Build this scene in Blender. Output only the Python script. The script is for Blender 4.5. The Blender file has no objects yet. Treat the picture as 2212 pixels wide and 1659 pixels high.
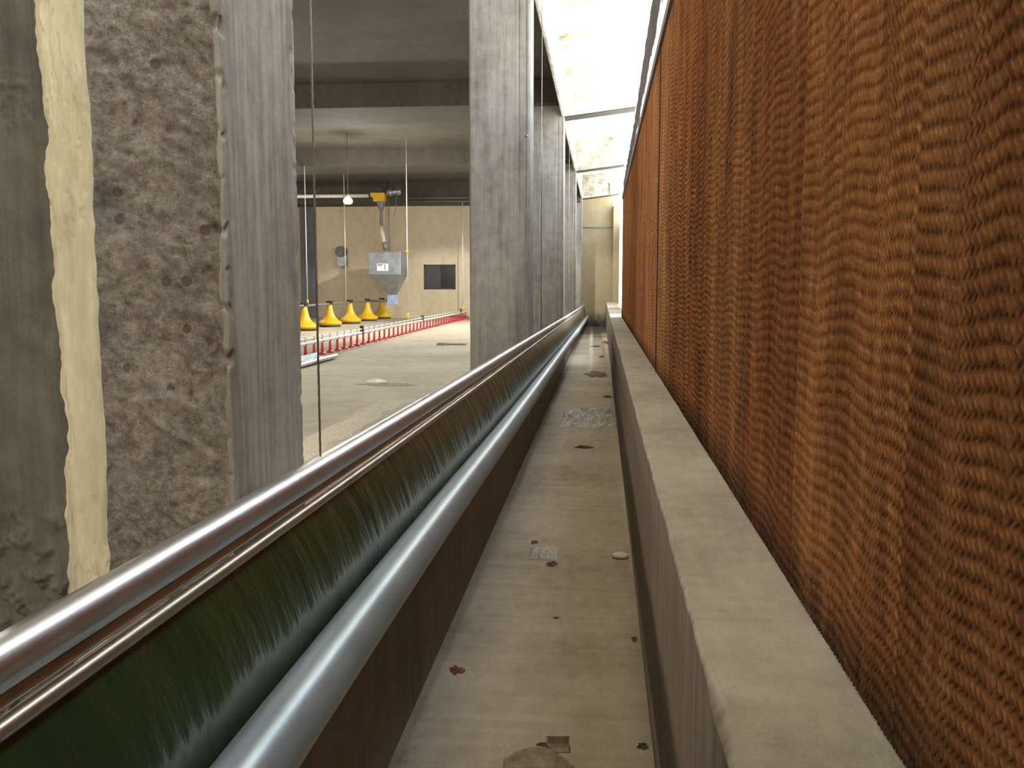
import bpy, bmesh, math, random
import numpy as np
from mathutils import Vector, noise
random.seed(7); np.random.seed(7)
C = bpy.context.scene.collection
SC = bpy.context.scene
PI = math.pi
R = math.radians

# ------------------------------------------------------------------ camera
F = 2000.0                                     # focal length in pixels of a 2212 px wide frame
PITCH = math.atan(214 / F); YAW = math.atan(193 / F * math.cos(PITCH)); HC = 1.35
cam = bpy.data.cameras.new('camera'); cam.sensor_width = 36; cam.lens = F / 2212 * 36
cam.clip_start = 0.02; cam.clip_end = 500
co = bpy.data.objects.new('camera', cam); C.objects.link(co)
co.location = (0, 0, HC); co.rotation_euler = (PI / 2 - PITCH, 0, YAW)
SC.camera = co
SC.view_settings.view_transform = 'Standard'; SC.view_settings.look = 'None'
SC.view_settings.gamma = 1; SC.view_settings.use_curve_mapping = False
SC.view_settings.exposure = 0.0

# ------------------------------------------------------------------ sky and sun
w = bpy.data.worlds.new('sky'); SC.world = w; w.use_nodes = True
bg = w.node_tree.nodes['Background']
bg.inputs[0].default_value = (0.80, 0.91, 1.0, 1); bg.inputs[1].default_value = 9.5
sl = bpy.data.lights.new('sun', 'SUN'); sl.energy = 42; sl.angle = R(2); sl.color = (1, .97, .93)
so = bpy.data.objects.new('sun', sl); C.objects.link(so); so.rotation_euler = (R(-35), 0, 0)

# ------------------------------------------------------------------ helpers
def tag(o, label=None, cat=None, group=None, kind=None):
    if label: o['label'] = label
    if cat: o['category'] = cat
    if group: o['group'] = group
    if kind: o['kind'] = kind
    return o

def empty(name, loc=(0, 0, 0), rz=0):
    o = bpy.data.objects.new(name, None); C.objects.link(o)
    o.location = loc; o.rotation_euler = (0, 0, rz); o.empty_display_size = .05
    return o

class MB:
    def __init__(s): s.v = []; s.f = []; s.sm = []
    def add(s, vs, fs, smooth=False):
        b = len(s.v); s.v += [tuple(v) for v in vs]
        s.f += [tuple(i + b for i in f) for f in fs]; s.sm += [smooth] * len(fs)
        return s
    def box(s, x0, x1, y0, y1, z0, z1):
        vs = [(x, y, z) for x in (x0, x1) for y in (y0, y1) for z in (z0, z1)]
        return s.add(vs, [(0, 1, 3, 2), (4, 6, 7, 5), (0, 4, 5, 1), (2, 3, 7, 6), (0, 2, 6, 4), (1, 5, 7, 3)])
    def prism(s, prof, y0, y1, axis='y'):
        # prof: closed list of (a, b); axis y: (x, z) extruded in y; axis z: (x, y) extruded in z; axis x: (y, z)
        n = len(prof)
        def P(a, b, t):
            return (a, t, b) if axis == 'y' else ((a, b, t) if axis == 'z' else (t, a, b))
        vs = [P(a, b, y0) for a, b in prof] + [P(a, b, y1) for a, b in prof]
        fs = [(i, (i + 1) % n, n + (i + 1) % n, n + i) for i in range(n)]
        fs += [tuple(range(n))[::-1], tuple(range(n, 2 * n))]
        return s.add(vs, fs)
    def tube(s, pts, r, n=12, caps=True):
        pts = [Vector(p) for p in pts]; rs = r if isinstance(r, (list, tuple)) else [r] * len(pts)
        vs = []; prev = None
        for i, p in enumerate(pts):
            t = (pts[min(i + 1, len(pts) - 1)] - pts[max(i - 1, 0)]).normalized()
            if prev is None:
                a = Vector((0, 0, 1)) if abs(t.z) < .9 else Vector((1, 0, 0))
                u = t.cross(a).normalized()
            else:
                u = (prev - t * prev.dot(t)).normalized()
            prev = u; v = t.cross(u)
            for k in range(n):
                q = 2 * PI * k / n
                vs.append(p + (u * math.cos(q) + v * math.sin(q)) * rs[i])
        fs = []
        for i in range(len(pts) - 1):
            for k in range(n):
                a = i * n + k; b = i * n + (k + 1) % n
                fs.append((a, b, b + n, a + n))
        s.add(vs, fs, True)
        if caps:
            b = len(s.v) - len(vs)
            s.f.append(tuple(b + k for k in range(n))[::-1]); s.sm.append(False)
            e = b + (len(pts) - 1) * n
            s.f.append(tuple(e + k for k in range(n))); s.sm.append(False)
        return s
    def lathe(s, prof, c=(0, 0, 0), n=24):
        vs = []; c = Vector(c)
        for r, z in prof:
            for k in range(n):
                q = 2 * PI * k / n; vs.append((c.x + r * math.cos(q), c.y + r * math.sin(q), c.z + z))
        fs = []
        for i in range(len(prof) - 1):
            for k in range(n):
                a = i * n + k; b = i * n + (k + 1) % n
                fs.append((a, b, b + n, a + n))
        return s.add(vs, fs, True)
    def build(s, name, mat, parent=None, bevel=0):
        me = bpy.data.meshes.new(name); me.from_pydata(s.v, [], s.f)
        me.polygons.foreach_set('use_smooth', s.sm); me.update()
        bm = bmesh.new(); bm.from_mesh(me); bmesh.ops.recalc_face_normals(bm, faces=bm.faces); bm.to_mesh(me); bm.free()
        if mat: me.materials.append(mat)
        o = bpy.data.objects.new(name, me); C.objects.link(o)
        if parent: o.parent = parent
        if bevel:
            m = o.modifiers.new('bevel', 'BEVEL'); m.width = bevel; m.segments = 2; m.limit_method = 'ANGLE'
        return o

def struct(name, mb, mat, label, cat, bevel=0):
    return tag(mb.build(name, mat, None, bevel), label, cat, kind='structure')

# ------------------------------------------------------------------ materials
def lin(c):
    return tuple(((v / 255) / 12.92 if v / 255 <= .04045 else ((v / 255 + .055) / 1.055) ** 2.4) for v in c) + (1,)

class NT:
    def __init__(s, name):
        s.m = bpy.data.materials.new(name); s.m.use_nodes = True
        s.t = s.m.node_tree; s.b = s.t.nodes['Principled BSDF']
        tc = s.t.nodes.new('ShaderNodeTexCoord'); s.co = tc.outputs['Object']
    def n(s, kind, **kw):
        nd = s.t.nodes.new('ShaderNode' + kind)
        for k, v in kw.items(): setattr(nd, k, v)
        return nd
    def link(s, a, b): s.t.links.new(a, b)
    def map(s, scale=(1, 1, 1), loc=(0, 0, 0), src=None):
        m = s.n('Mapping'); m.inputs['Scale'].default_value = scale; m.inputs['Location'].default_value = loc
        s.link(src or s.co, m.inputs['Vector']); return m.outputs[0]
    def noise(s, scale, detail=4, rough=.55, sc=(1, 1, 1), loc=(0, 0, 0), dist=0):
        nd = s.n('TexNoise'); nd.inputs['Scale'].default_value = scale; nd.inputs['Detail'].default_value = detail
        nd.inputs['Roughness'].default_value = rough; nd.inputs['Distortion'].default_value = dist
        s.link(s.map(sc, loc), nd.inputs['Vector']); return nd.outputs['Fac']
    def vor(s, scale, sc=(1, 1, 1), feature='F1', out='Distance'):
        nd = s.n('TexVoronoi', feature=feature); nd.inputs['Scale'].default_value = scale
        s.link(s.map(sc), nd.inputs['Vector']); return nd.outputs[out]
    def ramp(s, fac, stops, interp='LINEAR'):
        r = s.n('ValToRGB'); r.color_ramp.interpolation = interp
        e = r.color_ramp.elements
        while len(e) < len(stops): e.new(.5)
        for i, (p, c) in enumerate(stops):
            e[i].position = p; e[i].color = c if len(c) == 4 else tuple(c) + (1,)
        s.link(fac, r.inputs[0]); return r.outputs[0]
    def g(s, fac, a, b):            # grey ramp between positions a and b
        return s.ramp(fac, [(a, (0, 0, 0, 1)), (b, (1, 1, 1, 1))])
    def mix(s, fac, a, b, mode='MIX'):
        m = s.n('Mix', data_type='RGBA', blend_type=mode)
        for sock, v in ((m.inputs[0], fac), (m.inputs[6], a), (m.inputs[7], b)):
            if hasattr(v, 'links'): s.link(v, sock)
            else: sock.default_value = v
        return m.outputs[2]
    def math(s, op, a, b=0.0, c=None, clamp=False):
        m = s.n('Math', operation=op, use_clamp=clamp)
        for i, v in enumerate((a, b) if c is None else (a, b, c)):
            if hasattr(v, 'links'): s.link(v, m.inputs[i])
            else: m.inputs[i].default_value = v
        return m.outputs[0]
    def axis(s, k):
        x = s.n('SeparateXYZ'); s.link(s.co, x.inputs[0]); return x.outputs[k]
    def bump(s, h, dist, strength=1, nrm=None):
        b = s.n('Bump'); b.inputs['Distance'].default_value = dist; b.inputs['Strength'].default_value = strength
        s.link(h, b.inputs['Height'])
        if nrm: s.link(nrm, b.inputs['Normal'])
        return b.outputs[0]
    def out(s, color, rough=.85, nrm=None, metal=0, spec=None):
        for nm, v in (('Base Color', color), ('Roughness', rough), ('Metallic', metal), ('Normal', nrm), ('Specular IOR Level', spec)):
            if v is None: continue
            if hasattr(v, 'links'): s.link(v, s.b.inputs[nm])
            else: s.b.inputs[nm].default_value = v
        return s.m

def concrete(name, light, dark, streak=.5, pits=.5, bump=.002, scale=1.0, rough=.85, stain=None, boards=False, con=.26):
    t = NT(name)
    big = t.noise(1.6 * scale, 5, .6, (1, 1, .35)); mid = t.noise(9 * scale, 6, .65)
    st = t.noise(26 * scale, 5, .6, (1, 1, .05)); fine = t.noise(180, 3, .6)
    f = t.math('MULTIPLY_ADD', big, .8, t.math('MULTIPLY', mid, .55))
    f = t.math('MULTIPLY_ADD', st, streak * .6, f)
    f = t.math('MULTIPLY_ADD', fine, .25, f)
    f = t.math('DIVIDE', f, 1.6 + .6 * streak)
    col = t.ramp(f, [(.5 - con / 2, lin(dark)), (.5 + con / 2, lin(light))])
    if stain: col = stain(t, col)
    if pits:
        v = t.vor(45 * scale); p = t.g(v, .05, .14)
        sel = t.g(t.noise(7 * scale, 3), .52, .6)
        pm = t.math('MULTIPLY', t.math('SUBTRACT', 1.0, p), sel)
        col = t.mix(t.math('MULTIPLY', pm, pits), col, lin(tuple(c * .45 for c in dark)))
    h = t.math('MULTIPLY_ADD', st, .5, t.math('MULTIPLY_ADD', fine, .25, t.math('MULTIPLY', mid, .8)))
    if boards:
        bd = t.n('TexWave', wave_type='BANDS', bands_direction='X', wave_profile='SAW')
        bd.inputs['Scale'].default_value = .9; bd.inputs['Distortion'].default_value = .1
        t.link(t.co, bd.inputs[0]); h = t.math('MULTIPLY_ADD', bd.outputs['Fac'], .6, h)
    return t.out(col, rough, t.bump(h, bump))

def plain(name, c, rough=.6, metal=0, var=.15, scale=8, bump=0, spec=None):
    t = NT(name); nz = t.noise(scale, 5, .6)
    a = lin(tuple(min(255, v * (1 + var)) for v in c)); b = lin(tuple(v * (1 - var) for v in c))
    nrm = t.bump(t.noise(60, 3), bump) if bump else None
    return t.out(t.ramp(nz, [(.3, b), (.7, a)]), rough, nrm, metal, spec)

def base_grime(t, col):             # mould at the foot of the end wall, a stain with its own ragged edge
    z = t.axis(2)
    x = t.axis(0)
    zz = t.math('MULTIPLY_ADD', t.noise(4, 5, .7), -.7, z)
    m = t.math('SUBTRACT', 1.0, t.g(t.math('ADD', zz, .5), .32, .62), clamp=True)
    m = t.math('MULTIPLY', m, t.math('GREATER_THAN', x, -.63))
    return t.mix(t.math('MULTIPLY', m, .85), col, lin((34, 32, 36)))

M = {}
M['pillar'] = concrete('weathered_concrete', (156, 150, 141), (92, 87, 80), .9, .7, .003, boards=True, con=.24)
M['near_smooth'] = concrete('smooth_concrete', (188, 175, 158), (128, 117, 103), 1.5, .9, .0018, 2.0, con=.2)
M['near_dark'] = concrete('dark_stained_concrete', (124, 116, 100), (70, 66, 54), 1.0, .3, .0012, 1.6)
M['knee'] = concrete('damp_dark_concrete', (150, 131, 114), (104, 90, 78), 1.0, .4, .003)
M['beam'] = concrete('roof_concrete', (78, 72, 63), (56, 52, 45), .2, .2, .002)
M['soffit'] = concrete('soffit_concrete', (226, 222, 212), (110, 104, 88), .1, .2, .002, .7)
M['hall_wall'] = concrete('beige_plaster', (176, 160, 130), (152, 136, 106), .3, .15, .001, .6, stain=base_grime)

def mk_floor(name, light, dark, k=1.0, grime=False):
    t = NT(name)
    a = t.noise(1.3 * k, 6, .6); b = t.noise(14 * k, 6, .7, (1, .5, 1)); c = t.noise(90, 4, .6)
    lines = t.noise(3.0, 5, .6, (.5, 6, 1))
    f = t.math('MULTIPLY_ADD', a, .7, t.math('MULTIPLY_ADD', b, .5, t.math('MULTIPLY_ADD', c, .2, t.math('MULTIPLY', lines, .35))))
    col = t.ramp(f, [(.62, lin(dark)), (1.0, lin(light))])
    v = t.g(t.vor(7.5), .03, .075); sel = t.g(t.noise(2.3, 3), .5, .56)
    col = t.mix(t.math('MULTIPLY', t.math('MULTIPLY', t.math('SUBTRACT', 1.0, v), sel), .55), col, lin(tuple(x * .55 for x in dark)))
    if grime:                        # wet black dirt covering the last metres before the end wall
        yy = t.math('MULTIPLY_ADD', t.noise(1.2, 5, .6), 5.0, t.axis(1))
        gm_ = t.g(t.math('MULTIPLY', yy, .02), .50, .58)
        col = t.mix(t.math('MULTIPLY', gm_, .85), col, lin((48, 42, 40)))
    return t.out(col, .95, t.bump(t.math('MULTIPLY_ADD', b, .7, c), .0025), 0, .2)
M['floor'] = mk_floor('dusty_floor', (202, 188, 168), (156, 142, 124), grime=True)
M['hall_floor'] = mk_floor('pale_hall_floor', (186, 174, 152), (152, 141, 120), .5)

def mk_curb():
    t = NT('curb_concrete')
    a = t.noise(3, 6, .6, (1, .5, 1)); b = t.noise(25, 6, .65, (1, .4, 1)); c = t.noise(160, 4, .6)
    f = t.math('MULTIPLY_ADD', a, .8, t.math('MULTIPLY_ADD', b, .4, t.math('MULTIPLY', c, .2)))
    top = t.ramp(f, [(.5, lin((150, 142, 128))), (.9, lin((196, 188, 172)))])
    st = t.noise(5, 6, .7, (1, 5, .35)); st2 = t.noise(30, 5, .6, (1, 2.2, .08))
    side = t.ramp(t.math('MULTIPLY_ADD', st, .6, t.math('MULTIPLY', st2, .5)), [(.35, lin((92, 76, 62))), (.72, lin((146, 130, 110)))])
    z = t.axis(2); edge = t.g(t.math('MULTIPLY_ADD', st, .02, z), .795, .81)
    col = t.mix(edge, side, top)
    return t.out(col, .8, t.bump(t.math('MULTIPLY_ADD', b, .7, c), .0015))
M['curb'] = mk_curb()

def mk_rough():
    t = NT('broken_aggregate_concrete')
    a = t.noise(7, 6, .7); b = t.noise(45, 8, .75); c = t.noise(240, 4, .7); bl = t.noise(5, 4, .6, loc=(3, 1, 7))
    f = t.math('MULTIPLY_ADD', a, .45, t.math('MULTIPLY_ADD', b, .8, t.math('MULTIPLY', c, .35)))
    col = t.ramp(f, [(.6, lin((100, 88, 78))), (.8, lin((168, 151, 135))), (1.0, lin((214, 198, 180)))])
    col = t.mix(t.math('MULTIPLY', t.g(bl, .55, .7), .6), col, lin((134, 132, 130)))
    nd = t.n('TexVoronoi'); nd.inputs['Scale'].default_value = 26; t.link(t.map(), nd.inputs['Vector'])
    d = nd.outputs['Distance']; sp = t.n('SeparateColor'); t.link(nd.outputs['Color'], sp.inputs[0])
    stone = t.math('MULTIPLY', t.math('SUBTRACT', 1.0, t.g(d, .22, .27)), t.g(sp.outputs[0], .86, .87))
    sc = t.ramp(sp.outputs[1], [(0, lin((120, 84, 62))), (.5, lin((112, 110, 104))), (1, lin((150, 120, 84)))])
    col = t.mix(t.math('MULTIPLY', stone, .85), col, sc)
    return t.out(col, .95, t.bump(t.math('MULTIPLY_ADD', b, .9, t.math('MULTIPLY', c, .5)), .013))
M['rough'] = mk_rough()

def mk_cream():
    t = NT('cream_mortar')
    a = t.noise(10, 5, .6, (1, 1, .3)); b = t.noise(60, 6, .7, (1, 1, .3)); s2 = t.noise(9, 4, .6, (1.6, 1, .12), loc=(5, 0, 0))
    col = t.ramp(t.math('MULTIPLY_ADD', a, .6, t.math('MULTIPLY', b, .5)), [(.35, lin((186, 172, 134))), (.72, lin((232, 218, 180)))])
    col = t.mix(t.math('MULTIPLY', t.g(s2, .52, .68), .6), col, lin((164, 158, 138)))
    cr = t.noise(38, 3, .5, (1.4, 1, .1), loc=(2, 2, 2))
    crk = t.math('MULTIPLY', t.math('SUBTRACT', 1.0, t.g(t.math('ABSOLUTE', t.math('SUBTRACT', cr, .5)), .0, .018)), t.g(a, .5, .6))
    col = t.mix(t.math('MULTIPLY', crk, .5), col, lin((110, 94, 64)))
    return t.out(col, .8, t.bump(t.math('MULTIPLY_ADD', b, .8, a), .003))
M['cream'] = mk_cream()

def mk_steel(name, c, rough, streakscale=(1, .05, 1), var=.1):
    t = NT(name); a = t.noise(40, 4, .6, streakscale); b = t.noise(6, 4, .6)
    col = t.ramp(b, [(.3, lin(tuple(v * (1 - var) for v in c))), (.7, lin(c))])
    rr = t.math('MULTIPLY_ADD', a, .14, rough - .07)
    return t.out(col, rr, t.bump(a, .0004), 1.0)
M['steel'] = mk_steel('stainless_steel', (228, 230, 234), .34)
M['lip'] = mk_steel('brown_steel_lip', (206, 196, 180), .38)
M['cable'] = mk_steel('steel_cable', (170, 160, 148), .4)
M['galv'] = plain('galvanised_sheet', (160, 166, 172), .42, .75, .1, 5)
M['greyplastic'] = plain('grey_plastic', (110, 110, 108), .5)
M['darkmetal'] = plain('dark_metal', (60, 56, 52), .5, .4)
M['whitepipe'] = plain('white_pvc', (222, 214, 202), .4, 0, .06)
M['pinkpipe'] = plain('pale_pink_pipe', (214, 184, 178), .45, 0, .06)
M['red'] = plain('red_plastic', (188, 34, 50), .4, 0, .12)
M['yellow'] = plain('yellow_plastic', (216, 170, 30), .4, 0, .06)
M['cord'] = plain('pale_cord', (206, 200, 188), .7, 0, .05)
M['ycord'] = plain('yellow_cord', (204, 194, 156), .7, 0, .05)
M['black'] = plain('black_glass', (20, 20, 22), .25, 0, .1)
M['frame'] = plain('window_frame', (60, 54, 48), .6)
M['label'] = plain('label_paper', (232, 232, 236), .6, 0, .02)
M['ink'] = plain('label_ink', (50, 52, 64), .7)
M['padframe'] = plain('brown_pad_frame', (104, 84, 74), .5, 0, .1)
M['beam_shade'] = plain('painted_beam_shade', (44, 42, 40), .9, 0, .3, 6)  # shade colour for the undersides of the roof beams
M['cloth'] = plain('dark_shade_cloth', (72, 64, 66), .9, 0, .2, 20)
M['scrap'] = plain('cardboard_scrap', (150, 134, 112), .9, 0, .2, 30)
M['darkscrap'] = plain('dark_scrap', (84, 70, 58), .9, 0, .3, 30)
M['orange'] = plain('orange_leaf', (122, 70, 46), .7, 0, .3, 60)
M['disc'] = plain('white_disc', (226, 218, 204), .5, 0, .03)
M['ground'] = plain('outdoor_ground', (206, 200, 186), .9, 0, .08, 1)
M['column'] = concrete('blue_grey_column', (112, 114, 118), (78, 77, 78), .6, .1)
M['shavings'] = plain('wood_shavings', (190, 176, 152), .95, 0, .12, 60, .01)

def mk_pipe():
    t = NT('grey_satin_pipe'); a = t.noise(120, 3, .6); b = t.noise(4, 4, .6)
    col = t.ramp(b, [(.3, lin((160, 174, 182))), (.7, lin((180, 192, 198)))])
    return t.out(col, t.math('MULTIPLY_ADD', a, .1, .28), t.bump(a, .0003), .55)
M['pipe'] = mk_pipe()

def mk_film():
    t = NT('green_curtain_film')
    v = t.noise(11, 4, .5, (1, 1, .04)); v2 = t.noise(46, 2, .5, (1, 1, .05)); big = t.noise(2.2, 4, .6, (1, 1, .5))
    col = t.ramp(big, [(.35, lin((16, 40, 26))), (.55, lin((30, 52, 22))), (.72, lin((44, 58, 26)))])
    h = t.math('MULTIPLY_ADD', v2, .08, v)
    return t.out(col, .24, t.bump(h, .010), 0, .9)
M['film'] = mk_film()

def mk_bag():
    t = NT('clear_plastic')
    t.b.inputs['Transmission Weight'].default_value = .0; t.b.inputs['Alpha'].default_value = .38
    n_ = t.noise(26, 4, .6, (1, 1, 1)); return t.out(lin((196, 196, 198)), .12, t.bump(n_, .006), 0, .8)
M['bag'] = mk_bag()

def mk_pad():
    t = NT('kraft_cellulose')
    g_ = t.n('NewGeometry'); oi = t.n('ObjectInfo')
    mp = t.n('Mapping'); t.link(g_.outputs['Position'], mp.inputs[0])
    def nz(sc, scale, detail=4):
        m = t.n('Mapping'); m.inputs['Scale'].default_value = sc; t.link(g_.outputs['Position'], m.inputs[0])
        n_ = t.n('TexNoise'); n_.inputs['Scale'].default_value = scale; n_.inputs['Detail'].default_value = detail
        t.link(m.outputs[0], n_.inputs[0]); return n_.outputs[0]
    a = nz((1, 1, .25), 5); b = nz((1, 1, 1), 60); c = nz((1, 2.2, .5), 16)
    f = t.math('MULTIPLY_ADD', a, .5, t.math('MULTIPLY_ADD', b, .3, t.math('MULTIPLY', c, .35)))
    col = t.ramp(f, [(.40, lin((120, 80, 49))), (.58, lin((162, 116, 75))), (.78, lin((200, 156, 110)))])
    col = t.mix(1.0, col, oi.outputs['Color'], 'MULTIPLY')
    sp = t.n('SeparateXYZ'); t.link(g_.outputs['Position'], sp.inputs[0])
    zz = t.math('MULTIPLY_ADD', c, -.16, sp.outputs[2])
    dirt = t.math('SUBTRACT', 1.0, t.g(zz, .72, .84), clamp=True)      # black scale left by the water along the foot
    col = t.mix(t.math('MULTIPLY', dirt, .85), col, lin((38, 30, 26)))
    return t.out(col, .85)
M['pad'] = mk_pad()

def emit(name, c, s):
    m = bpy.data.materials.new(name); m.use_nodes = True; b = m.node_tree.nodes['Principled BSDF']
    b.inputs['Emission Color'].default_value = c + (1,); b.inputs['Emission Strength'].default_value = s
    b.inputs['Base Color'].default_value = (1, 1, 1, 1); return m
M['bulb'] = emit('lit_bulb', (1, .86, .62), 22)

# ------------------------------------------------------------------ shell
YE = 30.5          # far end wall
YB = -6.5          # wall behind
XP = -0.62         # corridor face of the pillars
XH = -14.0         # far side of the hall
ZF = 0.25          # hall floor
PY = [(1.5, 1.88), (8.1, 8.5), (15.3, 15.7), (22.5, 22.9), (29.6, 30.0)]

struct('floor', MB().box(-.60, .30, YB, YE, -.1, 0), M['floor'], 'dusty grey brown concrete floor of the narrow service corridor', 'floor')
struct('floor_hall', MB().box(XH, -.80, YB, YE, -.1, ZF), M['hall_floor'], 'pale dusty concrete floor of the poultry hall behind the pillars', 'floor')
struct('wall_left', MB().prism([(YB, -.1), (YE, -.1), (YE, .36), (20, .50), (12, .61), (7.4, .68), (4.4, .715), (2, .775), (YB, .785)], -.80, -.585, 'x'), M['knee'], 'low dark damp concrete wall under the roll-up curtain', 'wall', .008)

# kerb with slightly chipped upper left edge
mb = MB(); ys = np.arange(YB, YE + .01, .06); ring = []
for i, y in enumerate(ys):
    e = .004 * noise.noise(Vector((0, y * 3, 1))) + .003 * noise.noise(Vector((0, y * 14, 5)))
    c = max(0, noise.noise(Vector((3, y * 2.1, 9))) - .35) * .05
    ring.append([(.165, y, -.1), (.160, y, .3), (.155 + e, y, .79 - c), (.160 + e + c, y, .8), (.48, y, .8), (.48, y, -.1)])
n = 6; vs = [v for r in ring for v in r]; fs = []
for i in range(len(ys) - 1):
    for k in range(n): a = i * n + k; b = i * n + (k + 1) % n; fs.append((a, b, b + n, a + n))
fs += [tuple(range(n)), tuple(len(vs) - n + k for k in range(n))]
mb.add(vs, fs); struct('curb', mb, M['curb'], 'long pale concrete kerb running under the brown cooling pads', 'kerb')

# far end wall (with the square opening of the hall window)
wx0, wx1, wz0, wz1 = -5.87, -4.80, 1.20, 2.02
mb = MB(); T = .3
M['hall_plaster'] = concrete('pale_hall_plaster', (214, 200, 172), (186, 170, 138), .3, .15, .001, .6)
struct('wall_right_end', MB().box(-.64, .36, YE, YE + T, -.1, 4.8), M['hall_wall'], 'beige plastered wall closing the corridor, mouldy at its foot', 'wall')
mb.box(XH, wx0, YE, YE + T, -.1, 4.8).box(wx1, -.64, YE, YE + T, -.1, 4.8).box(wx0, wx1, YE, YE + T, -.1, wz0).box(wx0, wx1, YE, YE + T, wz1, 4.8)
struct('wall_back', mb, M['hall_plaster'], 'pale beige plastered end wall of the hall with a small square window', 'wall')
struct('wall_back_pier', MB().box(.36, .565, YE - .4, YE + T, -.1, 3.88), M['hall_wall'], 'narrow beige pier at the far end of the kerb', 'wall', .01)
struct('wall_far_left', MB().box(XH - .2, XH, YB, YE + T, -.1, 4.8), M['hall_wall'], 'side wall of the hall', 'wall')
struct('added_light_block', MB().box(.66, .80, 17.5, YE - .2, -.1, 3.3), M['hall_wall'], 'unseen wall added past the cooling pads to darken the corridor end wall', 'wall')  # added out of view, cuts the daylight reaching the corridor end wall
struct('wall_behind', MB().box(XH, .48, YB - .2, YB, -.1, 4.8), M['hall_wall'], 'wall closing the hall behind the camera', 'wall')
struct('wall_right', MB().box(.36, .48, YB, -.706, .8, 2.86), M['knee'], 'concrete wall beyond the end of the cooling pads', 'wall')

ZC = 4.6
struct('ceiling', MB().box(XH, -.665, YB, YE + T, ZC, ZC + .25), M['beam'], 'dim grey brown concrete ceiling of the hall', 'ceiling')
# roof slab over the corridor, rising slightly outwards
def zr(x): return 4.74 + .10 * (x + .62)
XR = .52
struct('ceiling_corridor', MB().prism([(-.62, zr(-.62)), (XR, zr(XR)), (XR, zr(XR) + .16), (-.62, zr(-.62) + .16)], YB, YE + T), M['soffit'],
       'bright stained roof soffit above the corridor', 'ceiling')
struct('trim_1', MB().box(-.665, XP, YB, YE, 4.05, 4.9), M['soffit'], 'long concrete beam resting on the row of pillars', 'beam', .01)
for i, (a, b) in enumerate(PY):
    lab = ['above the nearest rough pillar', 'above the second pillar', 'above the third pillar, topped by daylight', 'above the fourth pillar', 'at the far end wall'][i]
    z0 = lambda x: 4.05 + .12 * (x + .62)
    struct('trim_%d' % (i + 2), MB().prism([(XP, z0(XP) - .012), (XR, z0(XR) - .012), (XR, z0(XR)), (XP, z0(XP))], a + .01, b - .01), M['beam_shade'],
           'dark strip painting in the shade under the roof beam ' + lab, 'shade strip')  # added strip paints the shade under each roof beam
    struct('beam', MB().prism([(XP, z0(XP)), (XR, z0(XR)), (XR, zr(XR) + .02), (XP, zr(XP) + .02)], a, b), M['soffit'],
           'short concrete roof beam crossing the corridor ' + lab, 'beam', .008)
for i, (a, b) in enumerate([(1.2, 3.2), (8.0, 10.35), (15.15, 16.8), (22.3, 24.0)]):
    lab = ['nearest the camera', 'behind the second pillar', 'behind the third pillar', 'farthest, before the yellow feed box'][i]
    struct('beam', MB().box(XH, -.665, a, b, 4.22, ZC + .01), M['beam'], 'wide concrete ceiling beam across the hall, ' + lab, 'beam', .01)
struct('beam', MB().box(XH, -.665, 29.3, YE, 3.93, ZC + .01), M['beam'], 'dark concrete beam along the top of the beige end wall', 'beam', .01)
struct('ground', MB().box(.48, 60, -40, 80, -.3, -.1), M['ground'], 'sunlit pale ground outside the pad wall', 'ground')

# ------------------------------------------------------------------ pillars
def pillar_profile():
    x0, x1 = -1.15, XP
    return x0, x1
def make_pillar(y0, y1, label, zb=ZF):
    x0, x1 = -1.15, XP
    c = .014
    prof = [(x0 + c, y0), (x1 - .115, y0), (x1 - .108, y0 + .006), (x1 - .094, y0 + .006), (x1 - .088, y0), (x1 - .045, y0), (x1 - .04, y0 + .008), (x1 - .032, y0 + .008), (x1 - .028, y0),
            (x1 - c, y0), (x1, y0 + c), (x1, y0 + .12), (x1 - .004, y0 + .125), (x1 - .004, y0 + .135), (x1, y0 + .14), (x1, y1 - c), (x1 - c, y1), (x0 + c, y1), (x0, y1 - c), (x0, y0 + c)]
    o = MB().prism(prof, ZF, 4.05, 'z').prism([(-1.14, 4.04), (-.665, 4.04), (-.665, 4.225), (-1.14, 4.225)], y0 + .01, y1 - .01).build('pillar', M['pillar'])
    return tag(o, label, 'pillar', 'concrete pillars between corridor and hall', 'structure')
labs = ['second concrete pillar, wide pale face with a vertical board groove', 'third concrete pillar, daylight falling on its upper face',
        'fourth concrete pillar, a thin strip seen past the third', 'last concrete pillar, against the far end wall']
pil = [make_pillar(a, b, l, .8) for (a, b), l in zip(PY[1:], labs)]
hk = MB().tube([(-.655, 8.1, 2.62), (-.655, 8.07, 2.62), (-.64, 8.065, 2.62)], .006, 8).build('hook', M['cable'], None)
mw = hk; mw.parent = pil[0]

# nearest pillar: smooth concrete, broken rough band and cream mortar strip, one continuous displaced surface
y0, y1 = PY[0]
path = []
CB = .006
us = list(np.arange(-1.15, XP - CB, .0030)) + [XP - CB]
for x in us: path.append((x, y0, 0, -1))
for k in range(1, 4):
    q = k / 4 * PI / 2; path.append((XP - CB + CB * math.sin(q), y0 + CB - CB * math.cos(q), math.sin(q), -math.cos(q)))
for y in np.arange(y0 + CB, y1 - .012, .005): path.append((XP, y, 1, 0))
for k in range(1, 5):
    q = k / 5 * PI / 2; path.append((XP - .012 + .012 * math.cos(q), y1 - .012 + .012 * math.sin(q), math.cos(q), math.sin(q)))
path.append((XP - .012, y1, 0, 1)); path.append((-1.15, y1, 0, 1))
zs = [.3] + list(np.arange(.6, 2.0, .0038)) + list(np.arange(2.0, 4.0, .05)) + [4.05]
def NZ(x, z, s, seed=0): return noise.noise(Vector((x * s, z * s, seed)))
def FR(x, z, s, seed=0, o=5):
    return noise.fractal(Vector((x * s, z * s, seed)), .8, 2.1, o)
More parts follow.
